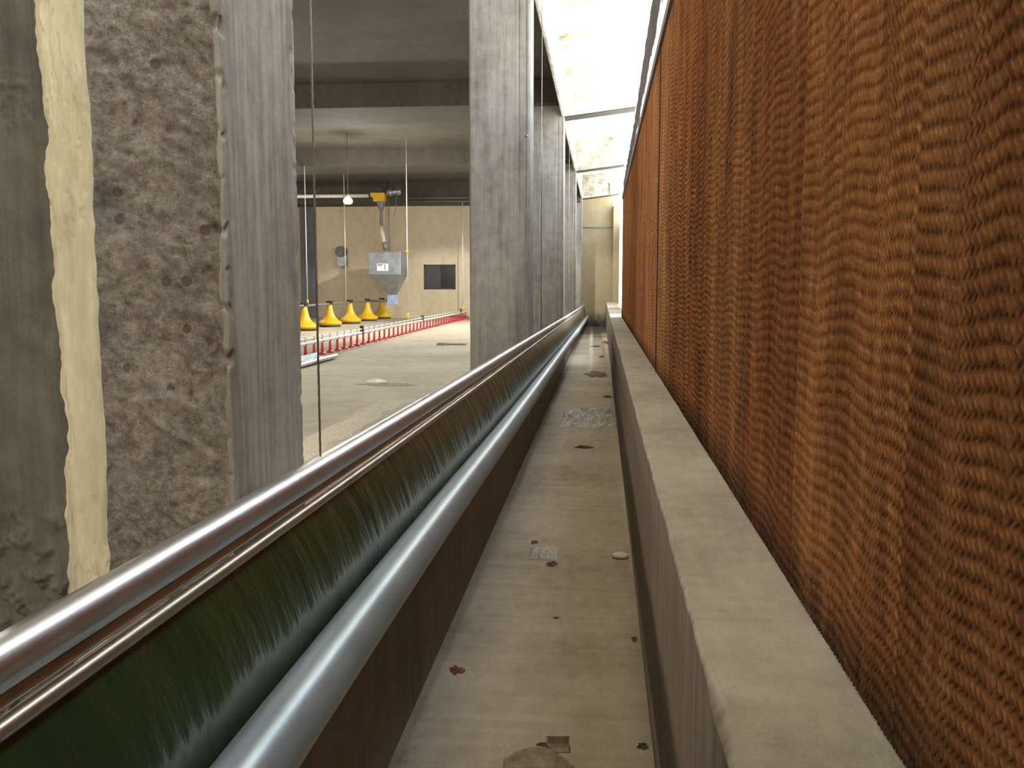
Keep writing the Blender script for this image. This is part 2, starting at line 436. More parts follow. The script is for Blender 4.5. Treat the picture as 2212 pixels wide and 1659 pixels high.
cL = lambda z: float(np.interp(z, [.85, .96, 1.04, 1.06, 1.24, 1.36, 1.6, 1.82], [-.927, -.926, -.919, -.915, -.921, -.928, -.926, -.934])) + .008 * NZ(0, z, 14, 4) + .004 * NZ(0, z, 50, 4)
cR = lambda z: -.848 + .005 * NZ(0, z, 6, 8) + .003 * NZ(0, z, 30, 9)
rR = lambda z: min(-.6264, -.630 + .008 * NZ(0, z, 7, 12) + .007 * NZ(0, z, 22, 13) + .003 * NZ(0, z, 70, 14))
near_ = lambda v: min(us, key=lambda q: abs(q - v))
A0, B0, C0 = near_(-.925), near_(-.848), near_(-.630)
vs = []; reg = []
for z in zs:
    a, b, c = cL(z), cR(z), rR(z)
    for (x, y, nx, ny) in path:
        front = ny < -.5 and y < y0 + .006 and x <= XP - CB + 1e-6
        r = 0
        if front:
            x_nom = x
            x = float(np.interp(x_nom, [-1.15, A0, B0, C0, XP - CB], [-1.15, a, b, c, XP - CB]))
            r = 3 if x_nom < A0 - 1e-6 else (2 if x_nom < B0 - 1e-6 else (1 if x_nom < C0 - 1e-6 else 0))
        u = x + (y - y0)                                  # coordinate unrolled round the corner
        d = .0008 * FR(u, z * .2, 40, 20, 3)
        if front and r == 2:
            t = max(0, min(1, (x - a) / .012, (b - x) / .006))
            d = .005 * t + .0016 * FR(x, z * .35, 28, 31) + .0018 * NZ(x, z * .3, 30, 33)
            if abs(NZ(x, z * .08, 60, 77)) < .03 and NZ(x, z, 6, 5) > .1: d -= .003
        elif front and r == 1:
            t = max(0, min(1, (x - b) / .010, (c - x) / .010))
            wx = x + .02 * NZ(x, z, 11, 201); wz = z + .35 * x + .02 * NZ(x, z, 13, 202)
            f = FR(wx, wz * 1.6, 8, 51, 6); rid = 1 - abs(NZ(wx * .7, wz * 1.3, 14, 61)) * 2
            st = NZ(wx * .5, wz * 1.2, 11, 71)
            chip = max(0, NZ(x, z, 26, 83) - .38) * max(0, min(1, (x - b - .08) / .1))
            d = t * (-.007 + .006 * f + .0035 * max(-1, min(1, st * 9)) - .004 * max(0, rid - .7) * 3 + .0045 * FR(wx, wz, 55, 41, 6) - .035 * chip)
        elif front and r == 3:                            # splashes of mortar left on the dark side
            d += .012 * max(0, NZ(x, z * .6, 22, 17) - .45)
            if z < 1.02: d += .012 * max(0, FR(x, z, 25, 5) + .1) * (1.02 - z) / .1
            if 1.60 < z < 1.71 and -1.01 < x < -.95: d += .009 * abs(FR(x, z, 30, 15)) * min(1, (z - 1.60) / .02, (1.71 - z) / .02)
        elif y > y1 - .03: d += -.006 * max(0, NZ(y, z, 40, 19))
        e = abs(u - XP) / .016                            # chipped corner
        if e < 1.6 and y < y0 + .05: d -= .010 * max(0, NZ(0, z, 24, 97) + .5 * NZ(u, z, 60, 98) - .12) * math.exp(-e * e) * 2.5
        vs.append((x + nx * d, y + ny * d, z)); reg.append(r)
nP = len(path); groups = {0: [], 1: [], 2: [], 3: []}
for i in range(len(zs) - 1):
    for k in range(nP - 1):
        p = i * nP + k; q = (p, p + 1, p + 1 + nP, p + nP)
        groups[reg[p]].append(q)
def sub(fs):
    idx = {}; nv = []; nf = []
    for f in fs:
        g = []
        for i in f:
            if i not in idx: idx[i] = len(nv); nv.append(vs[i])
            g.append(idx[i])
        nf.append(g)
    return MB().add(nv, nf, True)
pm = sub(groups[0]); n0 = len(pm.f); pm.sm += []; s3 = sub(groups[3]); pm.add(s3.v, s3.f, True); n3 = len(pm.f); pm.box(-1.149, XP - .02, y0 + .03, y1 - .01, .3, 4.05)
np1 = tag(pm.build('pillar', M['near_smooth']), 'nearest concrete pillar with broken rough band and cream mortar strip', 'pillar', 'concrete pillars between corridor and hall', 'structure')
np1.data.materials.append(M['near_dark'])
for p in np1.data.polygons:
    if n0 <= p.index < n3: p.material_index = 1
tag(sub(groups[1]).build('broken_concrete', M['rough'], np1), 'rough broken concrete showing its stones')
tag(sub(groups[2]).build('mortar_strip', M['cream'], np1), 'cream mortar smeared down the joint')

# ------------------------------------------------------------------ roll-up curtain
def interp(tab, y):
    return float(np.interp(y, [t[0] for t in tab], [t[1] for t in tab]))
TT = [(-3, 1.03), (.8, .998), (1.8, .977), (3.9, .952), (12.5, .857), (24, .735), (28, .70), (30.3, .68)]
PT = [(-3, .745), (1, .738), (2, .733), (3, .706), (4.4, .675), (7.4, .632), (12, .57), (20, .455), (30.3, .335)]
cy = list(np.arange(-3, 30.3, .3)) + [30.3]
def smooth(tab, y): return sum(interp(tab, y + k * .25) for k in (-4, -3, -2, -1, 0, 1, 2, 3, 4)) / 9
XT, XQ = -.562, -.433
cur = tag(empty('roll_up_curtain', (0, 0, 0)), 'green roll-up side curtain hanging between a shiny steel tube and a grey pipe', 'curtain')
MB().tube([(XT, y, smooth(TT, y)) for y in cy], .0255, 28).build('top_tube', M['steel'], cur)
for yj in (1.62, 3.05, 6.1, 12.2, 18.3):           # couplings where tube lengths meet
    MB().tube([(XT, yj, smooth(TT, yj)), (XT, yj + .003, smooth(TT, yj + .003))], .0258, 28).build('tube_joint', M['steel'], cur)
mb = MB().tube([(XT + .004, y, smooth(TT, y) - .034) for y in cy], .009, 10)
mb.tube([(XT + .0155, y, smooth(TT, y) - .053) for y in cy], .0098, 14)
mb.build('clamp_strip', M['lip'], cur)
# film
fy = np.arange(-3, 30.3, .018); fv = []; nf = 26
for y in fy:
    zt = smooth(TT, y) - .055; zb = smooth(PT, y) + .010
    for k in range(nf + 1):
        t = k / nf
        fx = XT + .010 + (XQ - .050 - XT - .010) * t + .012 * math.sin(PI * t)
        env = math.sin(PI * min(1, t * 1.05)) ** .7 if 0 < t < .95 else 0
        fx += env * (.0030 * noise.noise(Vector((y * 9, t * .7, 2))) + .0012 * noise.noise(Vector((y * 26, t * .9, 7))))
        fv.append((fx, y, zt + (zb - zt) * t))
ff = [(i * (nf + 1) + k, i * (nf + 1) + k + 1, (i + 1) * (nf + 1) + k + 1, (i + 1) * (nf + 1) + k) for i in range(len(fy) - 1) for k in range(nf)]
MB().add(fv, ff, True).build('curtain_film', M['film'], cur)
MB().tube([(XQ, y, smooth(PT, y)) for y in cy], .0465, 32).build('bottom_pipe', M['pipe'], cur)

# steel cables carrying the tube
def cable(y, label, r, x=-.562, top=4.05):
    z0 = smooth(TT, y) + .024
    k = MB(); nn = int((top - z0) / .012)
    n_str = 3 if y < 3 else 1
    if n_str == 1: k.tube([(x, y, z0), (x, y, top)], r, 8)
    else:
        for s_ in range(3):
            k.tube([(x + r * .5 * math.cos(i * .55 + s_ * 2.094), y + r * .5 * math.sin(i * .55 + s_ * 2.094), z0 + i * .006) for i in range(int((top - z0) / .006))], r * .55, 5)
    return tag(k.build('steel_cable', M['cable']), label, 'cable', 'cables lifting the curtain tube', 'thing')
cable(1.80, 'twisted steel cable rising from the shiny tube beside the nearest pillar', .0024)
cable(8.72, 'thin steel cable just behind the second pillar', .0035)
cable(16.0, 'thin steel cable just behind the third pillar', .004)
pb = tag(empty('pulley_bracket', (-.56, 8.66, 3.98)), 'small dark pulley bracket under the beam above the second pillar', 'pulley')
MB().box(-.06, .03, -.02, .02, .03, .07).box(-.015, -.01, -.02, .02, -.06, .04).box(.02, .025, -.02, .02, -.06, .04).build('bracket', M['darkmetal'], pb)
MB().tube([(-.012, 0, -.03), (.02, 0, -.03)], .035, 16).build('wheel', M['darkmetal'], pb)

# ------------------------------------------------------------------ evaporative cooling pads
PW, PZ0, PZ1 = .6, .802, 2.794
def pad_mesh():
    t = .6 / 86; K = 86; dz = .0029
    z = np.arange(0, PZ1 - PZ0, dz); xs = np.array([0, .005, .011, .018, .028, .042])
    lam = .0225
    V = []; Fc = []; base = 0
    pa = pbp = 0; sa = .35; sb = -.2
    for k in range(K):
        if k % 9 == 0: sa = random.uniform(-.8, .8); sb = random.uniform(-.8, .8)
        if k % 2: pa += sa + random.gauss(0, .3)
        else: pbp += sb + random.gauss(0, .3)
        ph = pa if k % 2 else pbp
        sl_ = 1.0 if k % 2 else -.36
        Z, X = np.meshgrid(z, xs, indexing='ij')
        j = .25 * math.sin(k) * np.sin(Z * 3 + k)
        Yv = (k + .5) * t + .00345 * np.sin(2 * PI * (Z + sl_ * X) / lam + ph + j)
        edge = np.random.normal(0, .0004, (len(z), 1)) * (X == 0)
        P = np.stack([X + edge, Yv, Z], -1).reshape(-1, 3)
        V.append(P); nz_, nx_ = len(z), len(xs)
        i, m = np.meshgrid(np.arange(nz_ - 1), np.arange(nx_ - 1), indexing='ij')
        a = base + i * nx_ + m
        Fc.append(np.stack([a, a + 1, a + 1 + nx_, a + nx_], -1).reshape(-1, 4)); base += nz_ * nx_
    # the solid rest of the pad behind the visible flutes
    b = [(x, y, q) for x in (.042, .12) for y in (.003, PW - .003) for q in (0, PZ1 - PZ0)]
    V.append(np.array(b)); Fc.append(np.array([(0, 1, 3, 2), (4, 6, 7, 5), (0, 4, 5, 1), (2, 3, 7, 6), (0, 2, 6, 4), (1, 5, 7, 3)]) + base)
    V = np.concatenate(V).astype(np.float32); Fc = np.concatenate(Fc).astype(np.int32)
    me = bpy.data.meshes.new('cooling_pad'); me.vertices.add(len(V)); me.vertices.foreach_set('co', V.ravel())
    me.loops.add(Fc.size); me.loops.foreach_set('vertex_index', Fc.ravel())
    me.polygons.add(len(Fc)); me.polygons.foreach_set('loop_start', np.arange(0, Fc.size, 4, dtype=np.int32))
    me.polygons.foreach_set('loop_total', np.full(len(Fc), 4, dtype=np.int32))
    me.polygons.foreach_set('use_smooth', np.ones(len(Fc), dtype=bool))
    me.update(calc_edges=True); me.materials.append(M['pad']); return me
pmesh = pad_mesh(); pad0 = bpy.data.objects.new('cooling_pad', pmesh); C.objects.link(pad0)
tints = [(.85, .72, .66), (.85, .72, .66), (.9, .78, .66), (1.15, 1.05, .9), (.92, .74, .66), (1.1, 1.0, .95), (1.2, 1.08, 1.02), (1.35, 1.2, 1.16), (1.35, 1.2, 1.18)]
plab = {2: 'brown corrugated cooling pad panel nearest the camera, cut by the right picture edge', 3: 'second cooling pad panel, light kraft, left of the nearest one',
        4: 'third cooling pad panel, redder and darker brown', 5: 'fourth cooling pad panel, beside the dark reddish one', 6: 'fifth cooling pad panel from the right picture edge'}
for i in range(28):
    o = pad0 if i == 0 else pad0.copy()
    if i: C.objects.link(o)
    y = -.706 + .6 * i
    o.location = (.35 + .0004 * ((i * 7) % 3), y, PZ0)
    if i >= 11: lab = 'narrow far cooling pad panel beyond the dashed dark joint'
    elif i < 2: lab = 'cooling pad panel beside the camera, outside the picture'
    else: lab = plab.get(i, 'middle cooling pad panel, between the fifth one and the dashed joint')
    tag(o, lab, 'cooling pad', 'brown cellulose cooling pads')
    t = tints[i % len(tints)] if i < 9 else tuple(v * random.uniform(.93, 1.07) for v in (1.4, 1.26, 1.24))  # farther pads lightened, painting in the soffit light they reflect
    o.color = t + (1,)
    o['kind'] = 'thing'
YPE = -.706 + .6 * 28
js = tag(MB().box(.344, .352, 5.888, 5.900, PZ0, PZ1).build('joint_strip', M['darkmetal']), 'thin dark strip closing the joint between two cooling pads', 'strip')
fr = tag(MB().box(.335, .48, -.706, YPE, 2.797, 2.806).box(.335, .341, -.706, YPE, 2.80, 2.86).box(.47, .48, -.706, YPE, 2.78, 2.86).box(.335, .48, -.706, YPE, 2.855, 2.862)
         .build('pad_frame', M['padframe'], None, .002), 'brown metal channel along the top of the cooling pads', 'channel')
# dark strip of shade cloth with sagging lower edge, hung outside above the pads
mb = MB(); a = []
ty = np.arange(-2, 18.0, .06)
for y in ty:
    ph = (y / 1.35) % 1.0
    sag = .09 * ph ** 1.6 + .012 * noise.noise(Vector((0, y * 5, 0)))
    zt = float(np.interp(y, [-2, 5, 8.2, 12, 17], [3.95, 3.82, 3.70, 3.42, 3.29])) + .012 * noise.noise(Vector((4, y * 2, 0)))
    zl = float(np.interp(y, [-2, 5, 8, 11, 14.3, 19], [3.5, 3.42, 3.30, 3.2, 3.06, 2.98])) - sag
    wob = .012 * noise.noise(Vector((8, y * 3, 0)))
    a += [(.395 + wob, y, zt), (.40 - wob, y, (zt + zl) / 2), (.395 + wob, y, zl), (.401 + wob, y, zl), (.406 - wob, y, (zt + zl) / 2), (.401 + wob, y, zt)]
fs = []
for i in range(len(ty) - 1):
    for k in range(6): p = i * 6 + k; q = i * 6 + (k + 1) % 6; fs.append((p, q, q + 6, p + 6))
mb.add(a, fs, False)
tag(mb.build('shade_cloth_strip', M['cloth']), 'dark cloth strip with sagging lower edge hung above the cooling pads', 'cloth strip')

# ------------------------------------------------------------------ hall equipment
win = tag(empty('window_1', ((wx0 + wx1) / 2, YE, wz0)), 'small square dark window in the beige end wall', 'window', kind='structure')
hw = (wx1 - wx0) / 2; hh = wz1 - wz0
fb = MB().box(-hw, hw, .04, .12, 0, .05).box(-hw, hw, .04, .12, hh - .05, hh).box(-hw, -hw + .05, .04, .12, 0, hh).box(hw - .05, hw, .04, .12, 0, hh).box(-.0, .04, .05, .11, 0, hh)
fb.build('window_frame', M['frame'], win)
MB().box(-hw, 0.02, .07, .08, 0, hh).build('pane', plain('dusty_dark_glass', (52, 54, 54), .35), win)
MB().box(.02, hw, .10, .11, 0, hh).build('pane', M['black'], win)

cl = tag(MB().box(-9.95, -9.5, 30.2, YE, ZF, 3.925).build('column_far', M['column'], None, .02), 'dark blue grey column at the end wall, far left behind the cables', 'column', kind='structure')

# drinker line
XD = -4.35
dl = tag(empty('drinker_line', (XD, 0, ZF)), 'long poultry drinker line, pale pipe with a row of red cups', 'drinker line')
MB().tube([(0, y, .235) for y in np.arange(12.2, 30.3, .6)], .022, 10).tube([(0, y, .30) for y in np.arange(12.2, 30.3, .6)], .013, 8).build('water_pipe', M['whitepipe'], dl)
mb = MB().box(-.012, .012, 12.2, 30.1, .205, .215); mb.build('carrier_rail', M['pinkpipe'], dl)
cup = MB()
cup.lathe([(.0, .0), (.05, .0), (.062, .02), (.060, .026), (.046, .022), (.022, .045), (.020, .055)], n=14)
cup.lathe([(.018, .05), (.018, .19), (.026, .2), (.026, .225)], n=10)
for s_ in (-1, 1): cup.tube([(0, s_ * .044, .02), (0, s_ * .036, .1), (0, s_ * .022, .19)], .011, 6)
c0 = cup.build('drinker_cup', M['red'], dl)
hang = MB().tube([(0, 0, .2), (0, 0, .31)], .007, 6).box(-.014, .014, -.014, .014, .29, .32)
for i in range(41):
    c = c0 if i == 0 else c0.copy()
    if i: C.objects.link(c); c.parent = dl
    c.location = (0, 12.9 + .42 * i, .012)
h0 = hang.build('pipe_clip', M['greyplastic'], dl)
for i in range(41):
    c = h0 if i == 0 else h0.copy()
    if i: C.objects.link(c); c.parent = dl
    c.location = (0, 12.9 + .42 * i, 0)
for y in (16.6, 22.4, 28.6): MB().box(-.03, .03, y - .03, y + .03, .2, .36).build('pressure_regulator', M['darkmetal'], dl)

# feeder line
XFd = -7.15
fl = tag(empty('feeder_line', (XFd, 0, ZF)), 'poultry feeder line, grey pipe carrying a row of yellow pans', 'feeder line')
MB().tube([(0, 18, .60), (0, 30.3, .60)], .03, 10).build('auger_pipe', M['greyplastic'], fl)
pan = MB().lathe([(.0, .0), (.27, .0), (.31, .04), (.32, .085), (.29, .105), (.21, .16), (.145, .24), (.105, .34), (.08, .46), (.065, .55), (0, .56)], n=28)
p0 = pan.build('feeder_pan', M['yellow'], fl)
pt0 = MB().lathe([(.0, .0), (.285, .0), (.285, .03), (.25, .03)], n=24).build('pan_tray', M['darkmetal'], p0)
pt0.location = (0, 0, -.02)
cp0 = MB().box(-.07, .07, -.09, .09, .57, .65).build('pan_clamp', M['darkmetal'], p0)
for i, y in enumerate((21.9, 24.0, 26.0, 28.0, 29.9)):
    c = p0 if i == 0 else p0.copy()
    if i:
        C.objects.link(c); c.parent = fl
        for g in (pt0, cp0):
            d = g.copy(); C.objects.link(d); d.parent = c
    c.location = (0, y, .03)

# feed hopper
hp = tag(empty('feed_hopper', (-6.62, 28.6, ZF)), 'galvanised feed hopper with white label hanging before the end wall', 'hopper')
def frustum(a, b, z0, z1, c=(0, 0), c1=(0, 0)):
    m = MB(); v = [(c[0] + sx * a[0], c[1] + sy * a[1], z0) for sx, sy in ((-1, -1), (1, -1), (1, 1), (-1, 1))]
    v += [(c1[0] + sx * b[0], c1[1] + sy * b[1], z1) for sx, sy in ((-1, -1), (1, -1), (1, 1), (-1, 1))]
    return m.add(v, [(0, 1, 5, 4), (1, 2, 6, 5), (2, 3, 7, 6), (3, 0, 4, 7), (3, 2, 1, 0), (4, 5, 6, 7)])
b_ = frustum((.5, .5), (.5, .5), 1.42, 2.10); b_.box(-.515, .515, -.515, .515, 1.405, 1.43).box(-.515, .515, -.515, .515, 2.09, 2.12)
b_.build('hopper_body', M['galv'], hp, .01)
frustum((.13, .13), (.5, .5), .80, 1.42, (.12, 0)).build('hopper_funnel', M['galv'], hp, .006)
boot = frustum((.16, .13), (.13, .12), .50, .80, (.13, 0), (.12, 0)); bo_ = boot.build('hopper_boot', plain('clear_blue_plastic', (150, 170, 196), .2), hp, .01)
MB().tube([(.13, 0, .6), (-.53, 0, .6)], .035, 10).build('boot_outlet', M['greyplastic'], hp)
lb = tag(MB().box(-.24, .12, -.506, -.503, 1.53, 1.75).build('label_sticker', M['label'], hp), 'white rectangular label')
MB().box(-.22, -.06, -.508, -.506, 1.70, 1.725).box(-.0, .02, -.508, -.506, 1.56, 1.73).box(-.22, -.12, -.508, -.506, 1.66, 1.668).build('label_print', M['ink'], lb)
MB().tube([(.48, .3, 2.12), (.48, .3, 3.6)], .004, 5).tube([(-.48, .3, 2.12), (-.48, .3, 3.6)], .004, 5).tube([(.1, -.45, 2.1), (.1, -.1, 3.7)], .004, 5).build('hanging_chain', M['cable'], hp)

# overhead feed auger
fa = tag(empty('feed_auger', (-6.75, 28.3, 4.02)), 'white overhead feed pipe with yellow junction box and drop tube', 'feed pipe')
MB().tube([(-7, 0, .05), (-.30, 0, .05)], .055, 14).build('feed_pipe', M['whitepipe'], fa)
MB().box(-.36, -.28, -.08, .08, -.03, .13).build('pipe_collar', M['darkmetal'], fa)
bx_ = MB().prism([(-.30, .13), (.14, .13), (.14, -.13), (-.22, -.13), (-.22, -.02), (-.30, .02)], -.14, .14); tag(bx_.build('junction_box', M['yellow'], fa, .01), 'yellow moulded box')
MB().box(-.22, .10, -.1, .1, .13, .30).build('box_cover', M['darkmetal'], fa)
MB().lathe([(.15, -.13), (.08, -.36), (.05, -.42), (.05, -.9)], c=(0, 0, 0), n=16).build('drop_funnel', M['greyplastic'], fa)
MB().tube([(.0, 0, -.88), (.08, 0, -1.38)], .06, 14).build('drop_tube', M['whitepipe'], fa)
MB().tube([(.08, 0, -1.36), (.13, .02, -1.62)], .07, 14).build('drop_sleeve', M['greyplastic'], fa)
mo = MB().tube([(.18, 0, .14), (.62, 0, .18)], .09, 16).tube([(.28, 0, .15), (.34, 0, .155)], .12, 16).tube([(.52, 0, .17), (.56, 0, .175)], .12, 16)
mo.build('drive_motor', M['galv'], fa)
MB().tube([(.24, -.05, .15), (.26, -.05, -1.7)], .012, 6).tube([(.50, -.05, .1), (.47, -.05, -.35), (.42, -.05, -.55)], .012, 6).build('sensor_wire', M['greyplastic'], fa)
for hx in (.1, -3.0): MB().box(hx, hx + .04, -.02, .02, .1, .58).build('pipe_hanger', M['darkmetal'], fa)

# conduit under the end beam
tag(MB().tube([(-6.1, 29.262, 4.08), (-1.2, 29.262, 4.08)], .03, 8).tube([(-6.1, 29.272, 3.97), (-1.2, 29.272, 3.97)], .02, 8).build('conduit_pipe', M['greyplastic']),
    'pair of thin grey conduits on the dark end beam', 'conduit')

# suspension cords
def cord(x, y, z0, z1, mat, label, weights):
    r = tag(empty('suspension_cord', (x, y, 0)), label, 'cord', 'cords hanging from the hall ceiling')
    MB().tube([(0, 0, z0), (0, 0, z1)], .011 * y / 21, 6).build('line', mat, r)
    for z, h in weights:
        MB().lathe([(0, -h / 2), (.022 * y / 18, -h / 2), (.026 * y / 18, 0), (.016 * y / 18, h / 2), (0, h / 2)], c=(0, 0, z), n=10).build('yellow_tensioner', M['yellow'], r)
cord(XD, 20.7, .56, 4.6, M['cord'], 'white cord with yellow tensioners in front of the hopper', [(.63, .18), (2.1, .07)])
cord(XD, 29.1, .56, 3.93, M['cord'], 'white cord beside the second pillar, above the end of the red cups', [(.62, .2)])
cord(-7.15, 25.6, .85, 4.6, M['ycord'], 'pale yellow cord rising from the feeder line under the lamp', [])
cord(-7.15, 22.15, .86, 4.22, M['cord'], 'white cord with yellow tip hugging the nearest pillar edge', [(.93, .14)])

# gear motor on the wall
gm = tag(empty('wall_winch', (-8.62, YE, 2.2)), 'round grey winch mounted on the beige end wall', 'winch')
MB().tube([(0, 0, .25), (0, -.18, .25)], .19, 20).tube([(0, -.18, .25), (0, -.24, .25)], .12, 16).build('winch_drum', M['greyplastic'], gm)
MB().tube([(.03, -.05, -.1), (.03, -.26, -.1)], .15, 16).box(-.12, .18, -.14, 0, -.2, .12).build('gear_housing', M['galv'], gm)

# lamps
def lamp(x, y, z, top, lab, power=60):
    l = tag(empty('hanging_lamp', (x, y, z)), lab, 'lamp', 'bare lamps hanging in the hall')
    prof = [(.0, -.075), (.05, -.07), (.085, -.05), (.10, -.015), (.095, .02), (.07, .05), (.04, .065)]
    MB().lathe(prof, n=20).build('bulb', M['bulb'], l)
    MB().lathe([(.04, .065), (.045, .07), (.045, .12), (.02, .13), (.008, .14)], n=14).build('lamp_socket', M['whitepipe'], l)
    MB().tube([(0, 0, .13), (0, 0, top - z)], .006, 6).build('lamp_cord', M['greyplastic'], l)
    L = bpy.data.lights.new('lamp_light', 'POINT'); L.energy = power; L.color = (1, .92, .80); L.shadow_soft_size = .12
    o = bpy.data.objects.new('lamp_light', L); C.objects.link(o); o.location = (x, y, z - .22)
lamp(-5.50, 20.0, 3.17, 4.6, 'glowing warm bulb hanging before the beige end wall', 450)
lamp(-5.5, 11.5, 3.17, 4.6, 'bulb hanging in the hall hidden behind the nearest pillar', 200)
lamp(-9.2, 26.0, 3.17, 4.6, 'unseen bulb added deep in the hall to brighten the end wall', 110)  # added lamp, out of view, lifts the end wall
fl_ = tag(empty('added_lamp', (-3.1, 24.3, 4.12)), 'unseen lamp added under the far ceiling beam for the light patch on the end wall', 'lamp')  # added fixture and spot stand in for the daylight patch on the end wall
MB().lathe([(.05, .14), (.09, .1), (.20, .0), (.19, .0), (.08, .09), (.0, .1)], n=20).build('added_lamp_shade', M['darkmetal'], fl_)
MB().lathe([(.0, .0), (.05, .01), (.06, .05), (.03, .09)], n=14).build('bulb', M['bulb'], fl_)  # bulb of the added lamp
MB().tube([(0, 0, .13), (0, 0, .48)], .008, 6).build('lamp_cord', M['greyplastic'], fl_)
L = bpy.data.lights.new('added_spot', 'SPOT'); L.energy = 1200; L.color = (1, .97, .92); L.shadow_soft_size = .08; L.spot_size = R(157); L.spot_blend = .12
o = bpy.data.objects.new('added_spot', L); C.objects.link(o); o.location = (-3.1, 24.3, 4.08)
lamp(-3.2, 4.0, 3.4, 4.6, 'bulb hanging in the hall over the near floor, out of the picture', 255)
lamp(-3.2, -2.5, 3.4, 4.6, 'bulb hanging in the hall behind the camera', 255)

# ------------------------------------------------------------------ odds and ends on the floors
def blob(name, mat, cx, cy, z, sx, sy, h, label, cat, seed, n=14, rz=0, spike=.4, group=None, jag=3):
    rnd = random.Random(seed); v = []; f = []
    for j in range(n + 1):
        for k in range(n + 1):
            u, w_ = j / n * 2 - 1, k / n * 2 - 1
            # square to disc, ragged outline
            a = math.atan2(w_, u); rr = max(abs(u), abs(w_))
            rag = 1 + spike * noise.noise(Vector((math.cos(a) * jag * .5, math.sin(a) * jag * .5, seed)))
            x = math.cos(a) * rr * rag * sx; y = math.sin(a) * rr * rag * sy
            zz = h * (1 - rr ** 2) * (.5 + abs(noise.fractal(Vector((x / sx * 1.7, y / sy * 1.7, seed)), .8, 2, 4))) + .0015
            v.append((x, y, zz))
    for j in range(n):
        for k in range(n):
            p = j * (n + 1) + k; f.append((p, p + 1, p + n + 2, p + n + 1))
    b = len(v); m = MB().add(v, f, True)
    # underside
    m.add([(q[0], q[1], 0) for q in v], [t_[::-1] for t_ in f], False)
    o = m.build(name, mat); o.location = (cx, cy, z); o.rotation_euler = (0, 0, rz)
    return tag(o, label, cat, group)

# big crumpled sheet of clear plastic
def crumple(name, cx, cy, sx, sy, h, seed, label, n=46, mat='bag'):
    v = []; f = []
    for j in range(n + 1):
        for k in range(n + 1):
            u, w_ = j / n * 2 - 1, k / n * 2 - 1
            ed = (1 - u * u) * (1 - w_ * w_)
            f1 = abs(noise.fractal(Vector((u * 2.2 + seed, w_ * 1.4, seed)), .7, 2.2, 5))
            x = u * sx * (1 + .1 * noise.noise(Vector((w_ * 2, seed, 0)))); y = w_ * sy * (1 + .2 * noise.noise(Vector((u * 2, seed, 5))))
            v.append((x, y, .003 + h * (ed ** .35) * (f1 * .9 + .12)))
    for j in range(n):
        for k in range(n):
            p = j * (n + 1) + k; f.append((p, p + 1, p + n + 2, p + n + 1))
    o = MB().add(v, f, True).build(name, M[mat]); o.location = (cx, cy, 0)
    return tag(o, label, 'plastic sheet')
crumple('plastic_sheet', -.115, 9.35, .27, .62, .10, 3, 'large crumpled clear plastic sheet lying across the corridor floor')
crumple('plastic_sheet', -.275, 4.55, .075, .10, .018, 9, 'small flat scrap of clear plastic near the left corridor wall', 22)

def disc(cx, cy):
    m = MB().lathe([(0, .001), (.036, .001), (.041, .005), (.042, .011), (.038, .016), (.03, .018), (0, .0185)], n=28)
    o = m.build('white_cap', M['disc']); o.location = (cx, cy, 0)
    tag(o, 'round white plastic cap lying beside the kerb', 'cap')
disc(.107, 4.53)
blob('leaf_litter', M['orange'], -.497, 3.10, 0, .022, .04, .012, 'torn orange brown leaf at the foot of the left wall', 'leaf', 4, 10, .4, .9)
# broken box scrap and curled paper at the bottom of the frame
o = MB().prism([(-.05, .0), (.05, .0), (.05, .003), (-.05, .003)], -.03, .03)
sc_ = MB().box(-.034, .034, -.028, .028, 0, .003).box(-.034, -.030, -.028, .028, 0, .022).box(.030, .034, -.028, .028, 0, .018).box(-.034, .034, .024, .028, 0, .024)
so_ = sc_.build('box_scrap', M['scrap']); so_.location = (-.112, 2.585, 0); so_.rotation_euler = (0, 0, .1)
tag(so_, 'small open cardboard box scrap on the near corridor floor', 'cardboard scrap')
v = []; f = []
for j in range(25):
    for k in range(9):
        t_, u = j / 24, k / 8
        wd = .055 * math.sin(PI * min(1, .15 + t_ * .85)) + .01
        x = -.10 + .2 * t_; y = (u - .5) * wd * 2 + .03 * math.sin(t_ * 3)
        z = .004 + .030 * abs(u - .5) ** 1.5 * 2 + .01 * math.sin(t_ * PI)
        v.append((x, y, z))
for j in range(24):
    for k in range(8): p = j * 9 + k; f.append((p, p + 1, p + 10, p + 9))
pp = MB().add(v, f, True).build('curled_paper', M['scrap']); pp.location = (-.16, 2.425, 0)
sm_ = pp.modifiers.new('thick', 'SOLIDIFY'); sm_.thickness = .002
tag(pp, 'curled dirty paper scrap at the bottom edge of the picture', 'paper scrap')
blob('box_flap', M['darkscrap'], -.157, 2.60, 0, .02, .008, .01, 'dark strip beside the small cardboard scrap', 'scrap', 14, 8)
spots = [(-.13, 7.65, .085, .045, 'dark flattened clump of dirt just before the clear plastic sheet', 21), (-.34, 4.75, .02, .03, 'tiny dark crumb near the left wall beside the plastic scrap', 22),
         (-.225, 4.38, .03, .03, 'dark torn crumb touching the small plastic scrap', 23), (-.17, 3.65, .010, .012, 'single dark pebble in the middle of the near floor', 24),
         (.085, 11.2, .05, .10, 'dark clump behind the plastic sheet by the kerb', 25), (-.05, 14.0, .16, .5, 'patch of dark litter far down the corridor', 26),
         (.02, 17.5, .06, .16, 'small dark lump far down the corridor', 27), (-.1, 20.5, .12, .25, 'flat dark smear of dirt deep in the corridor', 28),
         (.06, 24.5, .22, .5, 'brown heap of dirt near the far end of the corridor', 29), (.14, 3.45, .010, .03, 'dark crumbs along the kerb foot', 30), (.135, 2.62, .016, .02, 'dark crumbs at the kerb foot near the camera', 31)]
